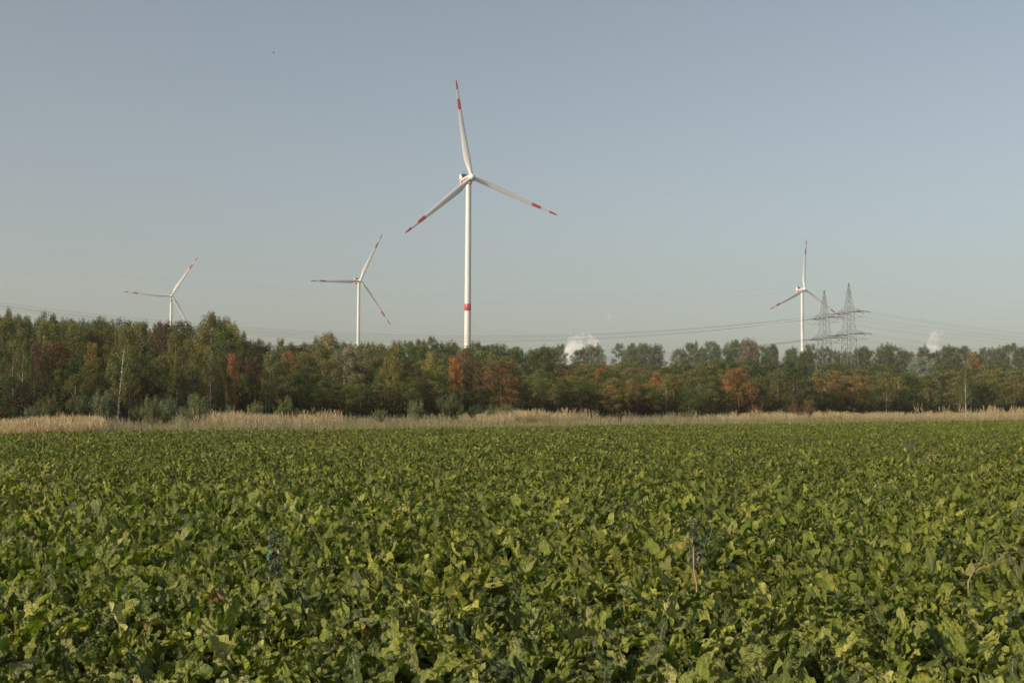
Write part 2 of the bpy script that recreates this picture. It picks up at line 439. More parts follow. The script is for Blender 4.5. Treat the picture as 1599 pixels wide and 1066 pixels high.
# ------------------------------------------------------------------ lattice pylons and their wires
LDIR = Vector((math.cos(R(17.5)), math.sin(R(17.5)), 0)); ADIR = Vector((LDIR.y, -LDIR.x, 0))     # arms point at the camera, near end to the right
def pylon_meshes():
    d = {}
    wid = lambda z: 4.1 - (4.1 - 1.75) * min(z, 47) / 47 if z <= 47 else 1.75 * (61 - z) / 14 + .12 * (z - 47) / 14
    levels = [0, 7, 13.5, 19.5, 25, 30, 34, 36.6, 40, 43.5, 47, 49.5, 52.2, 55, 58, 61]
    def corner(z, k): w = wid(z); return Vector((w * (1, -1, -1, 1)[k], w * (1, 1, -1, -1)[k], z))
    for k in range(4):
        mb = MB(); mb.tube([corner(z, k) for z in levels], [.13 if z < 36 else .09 for z in levels], 4); d['leg', k] = mb.mesh('leg', [M_steel])
    mb = MB()
    for i in range(len(levels) - 1):
        z0, z1 = levels[i], levels[i + 1]
        for k in range(4):
            j = (k + 1) % 4
            mb.tube([corner(z0, k), corner(z1, j)], .05, 4, cap=False); mb.tube([corner(z0, j), corner(z1, k)], .05, 4, cap=False)
            if i: mb.tube([corner(z0, k), corner(z0, j)], .05, 4, cap=False)
    d['bracing'] = mb.mesh('bracing', [M_steel])
    for nm, z, ln in (('lower', 36.6, 13.0), ('upper', 47.0, 11.5)):
        mb = MB(); w = wid(z)
        for s in (-1, 1):
            tip = Vector((0, s * ln, z))
            for sx in (-1, 1):
                mb.tube([(sx * w, s * w, z), tip], .09, 4); mb.tube([(sx * w, s * w, z + 2.4), tip], .07, 4)
                for q in range(1, 6):
                    a = Vector((sx * w, s * w, z)).lerp(tip, q / 6); b = Vector((sx * w, s * w, z + 2.4)).lerp(tip, (q - .5) / 6)
                    b2 = Vector((sx * w, s * w, z + 2.4)).lerp(tip, (q + .5) / 6); mb.tube([a, b], .045, 4, cap=False); mb.tube([a, b2], .045, 4, cap=False)
                    c = Vector((-sx * w, s * w, z)).lerp(tip, (q - 1) / 6 if q > 1 else 0); mb.tube([a, c], .045, 4, cap=False)
        d['crossarm', nm] = mb.mesh('crossarm', [M_steel])
    return d
PM = pylon_meshes()
ATT = [(36.6, -12.6), (36.6, -7.2), (36.6, 7.2), (36.6, 12.6), (47.0, -11.2), (47.0, -6.2), (47.0, 6.2), (47.0, 11.2)]
def insulator_mesh(sgn):
    mb = MB()
    for dy in (-.25, .25):
        mb.tube([(0, dy, 0), (sgn * 4.4, dy, -.35)], .05, 5)
        for q in range(12): mb.tube([(sgn * (.5 + .3 * q), dy, -.08 * (.5 + .3 * q)), (sgn * (.6 + .3 * q), dy, -.08 * (.6 + .3 * q))], .16, 7)
    return mb.mesh('insulator', [M_insul])
INS = {s: insulator_mesh(s) for s in (-1, 1)}
mb = MB(); mb.tube([(-4.4, 0, -.35), (-2.5, 0, -2.3), (0, 0, -3.0), (2.5, 0, -2.3), (4.4, 0, -.35)], .06, 5); JUMP = mb.mesh('jumper', [M_cable], True)
def pylon(base, label, seen=True):
    t = empty('lattice_pylon', base, R(17.5)); t.scale = (PK, PK, PK)
    tag(t, label, 'pylon', 'lattice pylons of the power line')
    for k in range(4): obj('leg', PM['leg', k], t)
    obj('bracing', PM['bracing'], t)
    for nm in ('lower', 'upper'):
        a = obj('crossarm', PM['crossarm', nm], t)
        for z, y in ATT:
            if (z > 40) == (nm == 'upper'):
                for s in (-1, 1): obj('insulator', INS[s], a, (0, y, z - .12))
                obj('jumper', JUMP, a, (0, y, z - .12))
    return t
PK = .82
P_back = Vector((at(1288, 600, 645 * PK).x, 645 * PK, 0)); P_front = Vector((at(1326.5, 600, 607 * PK).x, 607 * PK, 0))
SPAN_L, SPAN_R = 430.0 * PK, 380.0 * PK
def wire(p0, p1, sag, label, rad=.026):
    mb = MB(); n = 40
    pts = [p0.lerp(p1, i / n) - Vector((0, 0, 4 * sag * (i / n) * (1 - i / n))) for i in range(n + 1)]
    o = pts[0].copy(); mb.tube([p - o for p in pts], rad, 4); w = obj('power_wire', mb.mesh('power_wire', [M_cable], True), None, o)
    return tag(w, label, 'power line', 'high voltage wires strung between the pylons')
for P, who in ((P_back, 'the left farther pylon'), (P_front, 'the right nearer pylon')):
    pylon(P, {'l': 'grey lattice pylon with two crossarms, the left and farther of the pair', 'r': 'grey lattice pylon with two crossarms, the right and slightly taller looking of the pair'}[who[4]])
    for s, sp, side in ((-1, SPAN_L, 'left'), (1, SPAN_R, 'right')):
        Q = P + LDIR * s * sp
        pylon(Q, f'grey lattice pylon off to the {side}, next along from ' + who)
        for z, y in ATT:
            n = Vector((-LDIR.y, LDIR.x, 0)) * y * PK
            arm = ('lower' if z < 40 else 'upper'); end = ('near' if y < 0 else 'far') + (' outer' if abs(y) > 9 else ' inner')
            wire(P + n + LDIR * s * 4.4 * PK + Vector((0, 0, (z - .47) * PK)), Q + n - LDIR * s * 4.4 * PK + Vector((0, 0, (z - .47) * PK)), 12.7 if s < 0 else 9.4,
                 f'wire going {side} from the {end} {arm} arm of {who}')
        wire(P + Vector((0, 0, 61 * PK)), Q + Vector((0, 0, 61 * PK)), 9.8 if s < 0 else 7.4, f'thin top wire running {side} from the tip of {who}', .014)

# ------------------------------------------------------------------ trees
def leafcloud(centres, radii, counts, size, rg, flat=1.0):
    """diamond shaped leaf sprays scattered round clump centres; returns verts, quads, tint"""
    C = np.repeat(centres, counts, 0); Rr = np.repeat(radii, counts, 0); n = len(C)
    d = rg.normal(size=(n, 3)); d /= np.linalg.norm(d, axis=1)[:, None] + 1e-9
    rr = rg.random(n) ** .45
    P = C + d * rr[:, None] * Rr
    nrm = d * .6 + rg.normal(size=(n, 3)) * .6 + np.array([0, 0, .25]); nrm /= np.linalg.norm(nrm, axis=1)[:, None]
    a = np.cross(nrm, rg.normal(size=(n, 3))); a /= np.linalg.norm(a, axis=1)[:, None] + 1e-9; b = np.cross(nrm, a)
    s = size * (.55 + .9 * rg.random(n))[:, None]
    V = np.stack([P - a * s * .5, P + b * s * .34, P + a * s * .5, P - b * s * .34], 1).reshape(-1, 3)
    Q = np.arange(4 * n).reshape(n, 4)
    cw = rg.normal(size=(len(centres), 1)); cl = np.repeat(cw * [.24, .08, .02] + rg.normal(size=(len(centres), 3)) * [.05, .05, .03], counts, 0)
    lum = np.exp(rg.normal(size=n) * .22)[:, None]
    T = np.clip((1 + cl + rg.normal(size=(n, 3)) * [.08, .06, .05]) * lum, .25, 2.2)
    return V, Q, np.repeat(T, 4, 0)

def limbs(mb, H, rg, nl, base, profile, r0, lean=(0, 0), rise=.5):
    """trunk with bends and tapered limbs; returns limb tips"""
    zs = np.linspace(0, H * .96, 9); bx = np.cumsum(rg.normal(size=9) * .05 * H / 9); by = np.cumsum(rg.normal(size=9) * .05 * H / 9)
    tp = [Vector((bx[i] + lean[0] * z / H, by[i] + lean[1] * z / H, z)) for i, z in enumerate(zs)]
    mb.tube(tp, [r0 * (1 - .93 * i / 8) + .008 for i in range(9)], 7)
    tips = []
    for i in range(nl):
        t = base + (.97 - base) * (i + rg.random()) / nl
        j = min(7, int(t / .96 * 8)); p = tp[j].lerp(tp[j + 1], t / .96 * 8 - j) if t < .96 else tp[8]
        az = i * 2.4 + rg.normal() * .4; ln = profile((t - base) / (1 - base)) * (.65 + .45 * rg.random())
        q = p + Vector((math.cos(az) * ln, math.sin(az) * ln, rise * ln))
        m = p.lerp(q, .5) + Vector((0, 0, -.06 * ln))
        rr = max(.012, r0 * .38 * (1 - t))
        mb.tube([p, m, q], [rr, rr * .6, .008], 5, cap=False)
        tips.append((p, m, q, t))
    return tips

def tree_proto(kind, seed):
    rg = np.random.default_rng(seed); mb = MB(); H = 10.0; cs = []; rs = []; cnt = []
    def add(c, r, n): cs.append(tuple(c)); rs.append(r); cnt.append(n)
    if kind == 'birch':
        tips = limbs(mb, H, rg, 44, .26, lambda t: 1.75 * (1 - t) ** .6 * (.45 + 1.1 * min(1, t * 3)) * .9 + .12, .11, rg.normal(size=2) * .3, .75)
        for p, m, q, t in tips:
            for w in (.55, .95): c = p.lerp(q, w); add((c.x, c.y, c.z - .12), (.36, .36, .62), int(rg.integers(70, 120)))
            if rg.random() < .6: add((q.x * 1.05, q.y * 1.05, q.z - .75), (.16, .16, .6), 45)
        size = .115
    elif kind == 'broad':
        tips = limbs(mb, H, rg, 34, .10, lambda t: 2.7 * math.sqrt(max(.02, 1 - (t * 1.03 - .35) ** 2 / .48)) * (1 if t > .1 else .8), .17, rg.normal(size=2) * .3, .45)
        for p, m, q, t in tips:
            add(q, (.85, .85, .62), int(rg.integers(150, 240)))
            c = p.lerp(q, .6) + Vector(rg.normal(size=3) * .25); add(c, (.8, .8, .7), 150)
            if rg.random() < .5: c = q + Vector(rg.normal(size=3) * .55); add(c, (.4, .4, .35), 60)
        size = .15
    elif kind == 'slim':                                       # upright oval: young oak, aspen, maple
        tips = limbs(mb, H, rg, 34, .08, lambda t: 1.75 * math.sqrt(max(.02, 1 - (t - .38) ** 2 / .40)), .12, rg.normal(size=2) * .25, .8)
        for p, m, q, t in tips:
            add(q, (.55, .55, .60), int(rg.integers(110, 180))); c = p.lerp(q, .55); add(c, (.55, .55, .6), 120)
            if rg.random() < .5: c = q + Vector(rg.normal(size=3) * .4); add(c, (.26, .26, .4), 40)
        size = .135
    elif kind == 'pine':                                       # scots pine: bare lower stem, domed clumps
        tips = limbs(mb, H, rg, 30, .32, lambda t: 1.9 * math.sqrt(max(.03, 1 - t ** 2.4)) * (.6 + .4 * min(1, t * 4)), .13, rg.normal(size=2) * .2, .35)
        for p, m, q, t in tips:
            add(q, (.62, .62, .36), int(rg.integers(190, 270))); c = p.lerp(q, .6); add(c, (.45, .45, .3), 120)
            if rg.random() < .35: c = q + Vector((0, 0, .4)); add(c, (.28, .28, .3), 60)
        size = .105
    elif kind == 'bush':                                       # 3 m shrub, several stems from the ground
        H = 3.0
        for i in range(24):
            az = i * 2.4; ln = .35 + .85 * rg.random(); h = H * (.55 + .42 * rg.random()) * (1.05 - .35 * ln)
            q = Vector((math.cos(az) * ln, math.sin(az) * ln, h)); mb.tube([(0.05 * math.cos(az), .05 * math.sin(az), 0), q * .5 + Vector((0, 0, .1)), q], [.025, .017, .004], 5, cap=False)
            for w in (.3, .5, .68, .85, 1.0): c = q * w + Vector(rg.normal(size=3) * .08); add(c, (.22, .22, .34), int(75 * (1.5 - w * .6)))
        size = .07
    V, Q, T = leafcloud(np.array(cs), np.array(rs), np.array(cnt), size, rg)
    crown = fast_mesh('crown', V, Q, [M_leaf], T)
    bm_ = {'birch': M_birch, 'pine': M_pinebark}.get(kind, M_bark)
    return crown, mb.mesh('trunk', [bm_], True), V
PROTO = {k: [tree_proto(k, 100 + 17 * i + s) for i in range(n)] for s, (k, n) in enumerate((('birch', 4), ('broad', 4), ('slim', 4), ('pine', 4), ('bush', 3)))}
PTOP = {k: [float(np.percentile(v[2][:, 2], 99.8)) for v in l] for k, l in PROTO.items()}

SIL = np.array([(-60, 480), (0, 487), (12, 478), (40, 492), (90, 490), (125, 496), (150, 490), (200, 497), (222, 502), (235, 508), (262, 502), (290, 505), (303, 528), (318, 500), (330, 490), (345, 492), (362, 505),
                (372, 518), (390, 530), (420, 532), (440, 525), (470, 532), (500, 522), (515, 518), (530, 534), (590, 536), (620, 530), (660, 532), (676, 524), (700, 530), (730, 534), (770, 532), (800, 540),
                (850, 538), (900, 540), (935, 536), (985, 536), (1040, 540), (1100, 534), (1150, 530), (1200, 538), (1260, 541), (1330, 545), (1380, 538), (1420, 545), (1480, 540), (1540, 543), (1599, 537), (1660, 540)], float)
sil = lambda x: float(np.interp(x, SIL[:, 0], SIL[:, 1]))
HZ = lambda x: 626.8 + .01 * x * .52
def px_of(x, y):
    d = Vector((x, y, 0)) - Vector((0, 0, EYE)); z = d.dot(fw)
    return 799.5 + F_PX * d.dot(rt2) / z
COLS = {'dark green': (.080, .094, .028), 'olive green': (.152, .142, .044), 'yellow green': (.215, .190, .052), 'golden brown': (.21, .142, .048), 'red brown': (.150, .096, .045),
        'bright orange': (.29, .135, .050), 'dark red': (.125, .064, .038), 'pale buff': (.26, .22, .12), 'grey green': (.125, .140, .062), 'mid green': (.108, .125, .033), 'bluish green': (.090, .108, .042), 'silvery green': (.19, .21, .14), 'yellow': (.30, .20, .04)}
KNAME = {'birch': ('birch', 'birch_tree', 'slender', 'tree'), 'broad': ('broadleaf tree', 'broadleaf_tree', 'round crowned', 'tree'), 'slim': ('young tree', 'young_tree', 'upright', 'tree'),
         'pine': ('pine', 'pine_tree', 'domed', 'tree'), 'bush': ('shrub', 'shrub', 'low', 'shrub')}
MARKS = [(30, 'at the left end of the wood'), (95, 'a little in from the left end of the wood'), (150, 'left of the leaning white birch'), (200, 'beside the leaning white birch'), (248, 'under the small left turbine'), (300, 'by the gap right of the small left turbine'),
         (350, 'around the orange maple'), (405, 'right of the orange maple'), (460, 'between the orange maple and the second turbine'), (515, 'left of the second turbine'), (565, 'under the second turbine'), (615, 'right of the second turbine'),
         (670, 'left of the tallest turbine'), (725, 'under the tallest turbine'), (780, 'right of the tallest turbine'), (845, 'left of the larger steam cloud'), (905, 'under the larger steam cloud'), (960, 'right of the larger steam cloud'), (1020, 'beyond the red dock plant, right of it'),
         (1090, 'left of the round orange tree'), (1150, 'around the round orange tree'), (1205, 'right of the round orange tree'), (1255, 'under the turbine by the pylons'), (1305, 'under the two pylons'), (1360, 'right of the two pylons'),
         (1410, 'left of the silvery tree'), (1455, 'under the small steam cloud'), (1510, 'right of the small steam cloud'), (1570, 'at the right end of the wood')]
labels = {}
def make_tree(kind, x, y, top_py, w_px, colour, row, label=None, variant=None, base_bias=0, rz=None, lean=None):
    px = px_of(x, y)
    H = at(px, top_py, y).z
    if H < .8: return
    i = random.randrange(len(PROTO[kind])) if variant is None else variant
    cr, tr, V = PROTO[kind][i]
    sz = H / PTOP[kind][i]
    protow = {'birch': 3.6, 'broad': 5.8, 'slim': 4.0, 'pine': 4.4, 'bush': 2.2}[kind]
    sxy = (w_px * y / F_PX) / protow if w_px else sz * random.uniform(.85, 1.15)
    noun, name, shp, cat = KNAME[kind]
    if label is None:
        mk = min(MARKS, key=lambda m: abs(m[0] - px))[1]
        label = f'{colour} {noun} {row}, {mk}'
        if len(label.split()) > 16: label = f'{colour} {noun}, {mk}'
    t = empty(name, (x, y, 0), random.uniform(0, 6.28) if rz is None else rz)
    t.scale = (sxy, sxy, sz)
    if lean: t.rotation_euler = (lean[1], lean[0], 0)
    tag(t, label, cat, 'low shrubs in the grass before the wood' if kind == 'bush' else 'trees of the autumn wood')
    c = obj('crown', cr, t); b = COLS[colour]
    k = random.uniform(.95, 1.42); c.color = (b[0] * k * random.uniform(.90, 1.04), b[1] * k, b[2] * k * random.uniform(.85, 1.15), 1)
    obj('trunk', tr, t)
    return t

def row_point(px, c):
    """point of the line y = c + slope*x seen at photo column px"""
    t = (px - 799.5) / F_PX / 1.0012
    y = c / (1 - SLOPE * t); return t * y, y
def row(c, npx, frac, jit, choose, rowname, wfac=1.0, x0=-45, x1=1645):
    xs = []; x = x0
    while x < x1:
        xs.append(x); x += npx(x) * random.uniform(.75, 1.25)
    for px in xs:
        X, Y = row_point(px + random.uniform(-4, 4), c + random.uniform(-3.5, 3.5))
        p = px_of(X, Y); s = sil(p); h = HZ(p) - s
        top = s + frac(p) * h + random.uniform(-jit, jit) * h
        kind, colour = choose(p)
        make_tree(kind, X, Y, top, npx(px) * random.uniform(1.25, 1.7) * (1.35 if kind == 'pine' else 1) * wfac if kind != 'birch' else npx(px) * random.uniform(1.1, 1.4) * wfac, colour, rowname)
W = lambda opts: random.choices([o[0] for o in opts], [o[1] for o in opts])[0]
# back row of pines and big trees
def ch_back(p):
    if p < 380: return W([(('birch', 'olive green'), 3), (('broad', 'dark green'), 3), (('slim', 'olive green'), 2), (('slim', 'mid green'), 2)])
    if p < 640: return W([(('broad', 'dark green'), 3), (('slim', 'olive green'), 3), (('pine', 'bluish green'), 3), (('birch', 'pale buff'), 1)])
    return W([(('pine', 'bluish green'), 7), (('broad', 'dark green'), 3), (('slim', 'olive green'), 1.2)])
row(238, lambda p: 19 if p < 860 else 30, lambda p: .02 if p < 860 else .31, .045, ch_back, 'in the back row', .92)
row(226, lambda p: 30 if 640 < p < 860 else 60, lambda p: .06 if p < 860 else .33, .05, lambda p: W([(('broad', 'dark green'), 3), (('broad', 'mid green'), 2), (('broad', 'golden brown'), 1 if p > 860 else 0)]), 'just before the back row', 1.0)
row(212, lambda p: 36 if p < 640 else 36, lambda p: .02 if p < 380 else .07 if p < 860 else .36, .05, ch_back, 'in the row before the back')
def ch_mid(p):
    if p < 420: return W([(('birch', 'olive green'), 4), (('broad', 'dark green'), 3), (('slim', 'olive green'), 2), (('slim', 'mid green'), 2), (('broad', 'red brown'), .3), (('birch', 'yellow green'), .6)])
    if p < 700: return W([(('birch', 'olive green'), 2), (('slim', 'olive green'), 4), (('broad', 'mid green'), 2), (('slim', 'yellow green'), .9), (('broad', 'dark green'), 2), (('birch', 'pale buff'), .8)])
    if p < 1180: return W([(('broad', 'golden brown'), 1.6), (('broad', 'mid green'), 2.5), (('slim', 'olive green'), 3), (('broad', 'olive green'), 2), (('broad', 'red brown'), .4)])
    return W([(('birch', 'olive green'), 3), (('slim', 'olive green'), 4), (('broad', 'mid green'), 2), (('slim', 'golden brown'), 1.3), (('slim', 'yellow green'), .7)])
row(186, lambda p: 40, lambda p: .08 if p < 380 else .16 if p < 800 else .40, .07, ch_mid, 'in the deep middle row')
row(168, lambda p: 38, lambda p: .15 if p < 380 else .28 if p < 800 else .47, .09, ch_mid, 'in the middle row')
def ch_front(p):
    if p < 420: return W([(('birch', 'olive green'), 3), (('slim', 'mid green'), 2), (('slim', 'dark green'), 3), (('slim', 'dark red'), .25), (('birch', 'yellow green'), .5), (('broad', 'dark green'), 2)])
    if p < 700: return W([(('slim', 'dark green'), 3), (('slim', 'olive green'), 2), (('birch', 'olive green'), 1.5), (('broad', 'mid green'), 2), (('broad', 'red brown'), .2)])
    if p < 1180: return W([(('broad', 'dark green'), 4), (('broad', 'mid green'), 3), (('slim', 'golden brown'), 1), (('broad', 'olive green'), 2), (('slim', 'red brown'), .2)])
    return W([(('slim', 'olive green'), 4), (('birch', 'olive green'), 3), (('slim', 'dark green'), 3), (('slim', 'golden brown'), .8), (('slim', 'mid green'), 2)])
row(156, lambda p: 34, lambda p: .36 if p < 380 else .46 if p < 800 else .55, .10, ch_front, 'in the second row')
row(148, lambda p: 31, lambda p: .62 if p < 700 else .66, .11, ch_front, 'in the front row')

# trees one can point to
def hero(kind, px, top, w, colour, c, label, variant=None, lean=None):
    X, Y = row_point(px, c); make_tree(kind, X, Y, top, w, colour, '', label, variant, lean=lean)
hero('birch', 184, 512, 52, 'olive green', 143, 'leaning birch with the whitest bare trunk, standing out before the left of the wood', 0, (R(4.5), 0))
hero('slim', 246, 501, 46, 'dark red', 180, 'dark red tree right under the small left turbine')
hero('slim', 60, 532, 26, 'dark red', 152, 'narrow dark red tree low at the left end of the wood')
hero('slim', 134, 512, 34, 'red brown', 172, 'red brown tree left of the leaning white birch, high up')
hero('slim', 140, 535, 34, 'golden brown', 158, 'golden brown tree left of the leaning white birch, half height')
hero('birch', 330, 488, 52, 'olive green', 182, 'tall birch rising above its neighbours right of the gap, yellowish at the top')
hero('birch', 363, 503, 36, 'yellow green', 186, 'yellowing birch just right of the tallest birch above the gap')
hero('slim', 364, 551, 28, 'bright orange', 147, 'bright orange maple reaching down to the shrubs on the left')
hero('broad', 398, 557, 44, 'dark red', 150, 'dark red bushy tree just right of the bright orange maple')
hero('slim', 451, 548, 28, 'bright orange', 172, 'small orange crown half way up, left of the second turbine')
hero('birch', 512, 519, 46, 'pale buff', 190, 'pale buff thin tree poking over the wood left of the second turbine')
hero('birch', 535, 540, 60, 'pale buff', 166, 'wide pale buff birch below the second turbine')
hero('slim', 609, 540, 34, 'yellow green', 152, 'bright yellow green tree right of the second turbine')
hero('slim', 678, 548, 34, 'yellow green', 158, 'yellow green tree left of the tallest turbine, half height')
hero('slim', 713, 558, 30, 'bright orange', 152, 'bright orange crown just left of the tallest turbine tower')
hero('broad', 740, 557, 50, 'red brown', 156, 'red brown maple in front of the tallest turbine tower')
hero('broad', 785, 562, 70, 'red brown', 148, 'big red brown maple right of the tallest turbine tower')
hero('broad', 845, 543, 62, 'dark green', 182, 'dark green round tree high up left of the larger steam cloud')
hero('broad', 948, 590, 50, 'golden brown', 147, 'golden bushy tree at the wood front, right of the larger steam cloud')
hero('slim', 988, 592, 28, 'golden brown', 147, 'narrow golden tree beside the golden bushy tree')
hero('slim', 932, 574, 20, 'bright orange', 160, 'small bright orange crown under the larger steam cloud')
hero('slim', 1022, 580, 22, 'bright orange', 158, 'small orange crown above the thin white trunk in mid wood')
hero('broad', 1156, 574, 58, 'bright orange', 148, 'round bright orange tree at the wood front, left of the pylons')
X = at(1166, 600, 548).x; make_tree('slim', X, 548, 528, 34, 'red brown', '', 'red brown crown among the tall far pines')
# tall pines of the far wood, across the clearing where the power line runs
for layer, (yy, px, stp) in enumerate(((566, 842, 21), (592, 838, 27), (620, 846, 25))):
    while px < 1650:
        px += stp * random.uniform(.7, 1.3)
        if min(abs(px - g) for g in (957, 1045, 889, 1222)) < (10 if layer == 0 else 9): continue
        Y = yy + random.uniform(-9, 9); X = at(px, 600, Y).x
        k_, c_ = W([(('pine', 'bluish green'), 5), (('broad', 'dark green'), 2), (('pine', 'dark green'), 2)])
        make_tree(k_, X, Y, sil(px) + random.uniform(-5, 9) + layer, random.uniform(27, 40), c_, 'in the tall far wood')
hero('broad', 1240, 560, 60, 'dark green', 150, 'dark bushy tree at the wood front left of the pylons')
hero('broad', 1308, 585, 58, 'golden brown', 148, 'golden brown bushy tree in front of the pylons')
hero('slim', 1350, 586, 26, 'golden brown', 149, 'thin golden tree just right of the pylons')
hero('broad', 1438, 556, 52, 'silvery green', 170, 'silvery pale green tree under the small steam cloud')
hero('slim', 1526, 550, 36, 'golden brown', 220, 'orange brown crown near the skyline right of the small steam cloud')
for px, top in ((33, 528), (277, 560), (302, 552), (328, 535), (421, 548), (1041, 592), (1384, 590), (1404, 588), (1508, 575)):
    hero('birch', px, top, 30, 'olive green', 146, {33: 'thin white stemmed birch at the far left of the wood', 277: 'thin white stemmed birch under the gap', 302: 'thin white stemmed birch right of the gap', 328: 'thin white stemmed birch below the tallest birch',
         421: 'thin white stemmed birch right of the dark red bushy tree', 1041: 'thin white stemmed birch in mid wood, alone', 1384: 'thin white stemmed birch right of the pylons, left one of two', 1404: 'thin white stemmed birch right of the pylons, right one of two', 1508: 'thin white stemmed birch near the right end of the wood'}[px])
# low willow and buckthorn bushes standing in the grass
for px, top, w in ((52, 634, 22), (80, 619, 32), (125, 620, 36), (163, 610, 34), (215, 632, 22), (238, 619, 28), (262, 624, 34), (309, 616, 40), (361, 634, 18), (400, 628, 22), (446, 621, 28), (594, 640, 18), (650, 627, 30), (705, 617, 36), (745, 634, 26), (768, 634, 16), (790, 631, 20), (1255, 626, 40), (1180, 634, 20)):
    X, Y = row_point(px, 124 + random.uniform(-3, 3))
    make_tree('bush', X, Y, top - 3, w * 1.2, 'grey green' if px < 800 else 'red brown', '', '%s shrub in the grass, %s' % ('grey green' if px < 800 else 'reddish', min(MARKS, key=lambda m: abs(m[0] - px))[1]))

from collections import defaultdict
dup = defaultdict(list)
for o in bpy.data.objects:
    if o.parent is None and o.get('group') in ('trees of the autumn wood', 'low shrubs in the grass before the wood'): dup[o['label']].append(o)
for lab, os_ in dup.items():
    if len(os_) > 1:
        os_.sort(key=lambda o: px_of(o.location.x, o.location.y))
        for i, o in enumerate(os_):
            q = ('left one', 'right one')[i] if len(os_) == 2 else ('leftmost' if i == 0 else 'rightmost' if i == len(os_) - 1 else ('middle' if len(os_) == 3 else ('second', 'third', 'fourth', 'fifth', 'sixth', 'seventh', 'eighth', 'ninth', 'tenth', 'eleventh', 'twelfth', 'thirteenth')[min(i, 13) - 1] + ' from left'))
            o['label'] = ' '.join((lab + ', ' + q).split()[:16]) if len((lab + ' ' + q).split()) <= 16 else ' '.join((q + ' ' + lab.replace('around ', 'by ').replace(' the wood', ' wood')).split()[:16])
# undergrowth inside the wood: closes the view between the stems
def undergrowth():
    rg = np.random.default_rng(5); var = []
    for k in range(4):
        cs = np.concatenate([rg.normal(size=(16, 2)) * .9, rg.random((16, 1)) * 2.2], 1); V, Q, T = leafcloud(cs, np.full((16, 3), .5), np.full(16, 60), .15, rg)
        T = T * np.array([(.045, .055, .02), (.06, .055, .022), (.035, .05, .02), (.07, .05, .025)][k]); var.append((V, Q, T, None))
    n = 1500; xs = rg.uniform(-150, 260, n * 3); off = rg.uniform(0, 1, n * 3) ** 1.3 * 95 + 145; ys = off + SLOPE * xs
    k = (np.abs(xs) < .5 * ys + 12) & (ys > 50); xs, ys = xs[k][:n * 2], ys[k][:n * 2]; n = len(xs)
    P = np.stack([xs, ys, np.zeros(n)], 1); s = rg.uniform(.6, 1.25, n)
    o = scatter('undergrowth', var, P, np.stack([np.zeros(n), np.zeros(n), rg.random(n) * 6.28], 1), np.stack([s, s, s * rg.uniform(.8, 1.3, n)], 1), rg.integers(0, 4, n), [M_tint])
    tag(o, 'dark brambles and saplings filling the foot of the wood', 'undergrowth', kind='stuff')
undergrowth()

# ------------------------------------------------------------------ dry grass strip
def blades(rg, n, h, spread, w, plume, colr, green=0.0):
    """n grass stems with plumes as thin quads"""
    V = []; Q = []; T = []
    for i in range(n):
        a = rg.random() * 6.28; r = spread * math.sqrt(rg.random()); x, y = r * math.cos(a), r * math.sin(a)
        hh = h * rg.uniform(.5, 1.15); lx, ly = rg.normal(size=2) * .12 * hh + np.array([.06 * hh, 0])
        fa = rg.random() * 3.14; dx, dy = math.cos(fa), math.sin(fa); c = np.array(colr) * rg.uniform(.75, 1.25)
        isg = rg.random() < green
        if isg: c = np.array((.12, .145, .04)) * rg.uniform(.7, 1.3); hh *= .6
        prof = [(0, w), (.4, w * .8), (.72, w * .5), (.80, w * (.5 if isg else plume)), (.92, w * (.3 if isg else plume * .8)), (1, .001)]
        b = len(V)
        for s, ww in prof:
            px, py, pz = x + lx * s * s, y + ly * s * s, hh * s
            V += [(px - dx * ww / 2, py - dy * ww / 2, pz), (px + dx * ww / 2, py + dy * ww / 2, pz)]
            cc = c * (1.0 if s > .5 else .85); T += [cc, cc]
        Q += [(b + 2 * j, b + 2 * j + 1, b + 2 * j + 3, b + 2 * j + 2) for j in range(len(prof) - 1)]
    return np.array(V), np.array(Q), np.clip(np.array(T), 0, 1), None
def grass_field(name, label, n, region, variants, smin, smax, seed):
    rg = np.random.default_rng(seed); P = region(rg, n); n = len(P)
    s = rg.uniform(smin, smax, n) * (1 + .16 * np.sin(P[:, 0] * .55 + P[:, 1] * .21) + .12 * np.sin(P[:, 0] * 1.9 - P[:, 1] * .7))
    o = scatter(name, variants, P, np.stack([rg.normal(size=n) * .05, rg.normal(size=n) * .05, rg.random(n) * 6.28], 1), np.stack([s, s, s * rg.uniform(.85, 1.15, n)], 1), rg.integers(0, len(variants), n), [M_tint])
    tag(o, label, 'grass', kind='stuff')
def band(c0, c1, px0, px1, dens=None):
    def f(rg, n):
        c = rg.uniform(c0, c1, n * 2); px = rg.uniform(px0, px1, n * 2) + rg.normal(size=n * 2) * (4 if c0 < 90 else 34); t = (px - 799.5) / F_PX
        y = c / (1 - SLOPE * t); x = t * y
        # patches
        v = np.sin(x * .41 + y * .17) + np.sin(x * .13 - y * .37 + 1.3) + np.sin(x * .9 + 2) * .5 + rg.normal(size=n * 2) * .8
        k = v > (-.9 if dens is None else dens)
        return np.stack([x, y, np.zeros_like(x)], 1)[k][:n]
    return f
rg_ = np.random.default_rng(11)
GOLD = [blades(rg_, 26, 1.5, .45, .018, 1.9, (.48, .375, .21)) for _ in range(4)]
TAN = [blades(rg_, 22, 1.25, .5, .014, 1.8, (.35, .31, .18), .3) for _ in range(3)] + [blades(rg_, 20, 1.2, .5, .014, 1.7, (.28, .22, .16), .35) for _ in range(2)]
LOW = [blades(rg_, 34, .5, .5, .016, 1.0, (.26, .24, .11), .6) for _ in range(4)]
GREENB = (80.6, 136)
grass_field('low_grass', 'short green and straw grass covering the strip between beet field and wood', 22000, band(87.3, 146, -220, 1820, -9), LOW, .55, 1.0, 21)
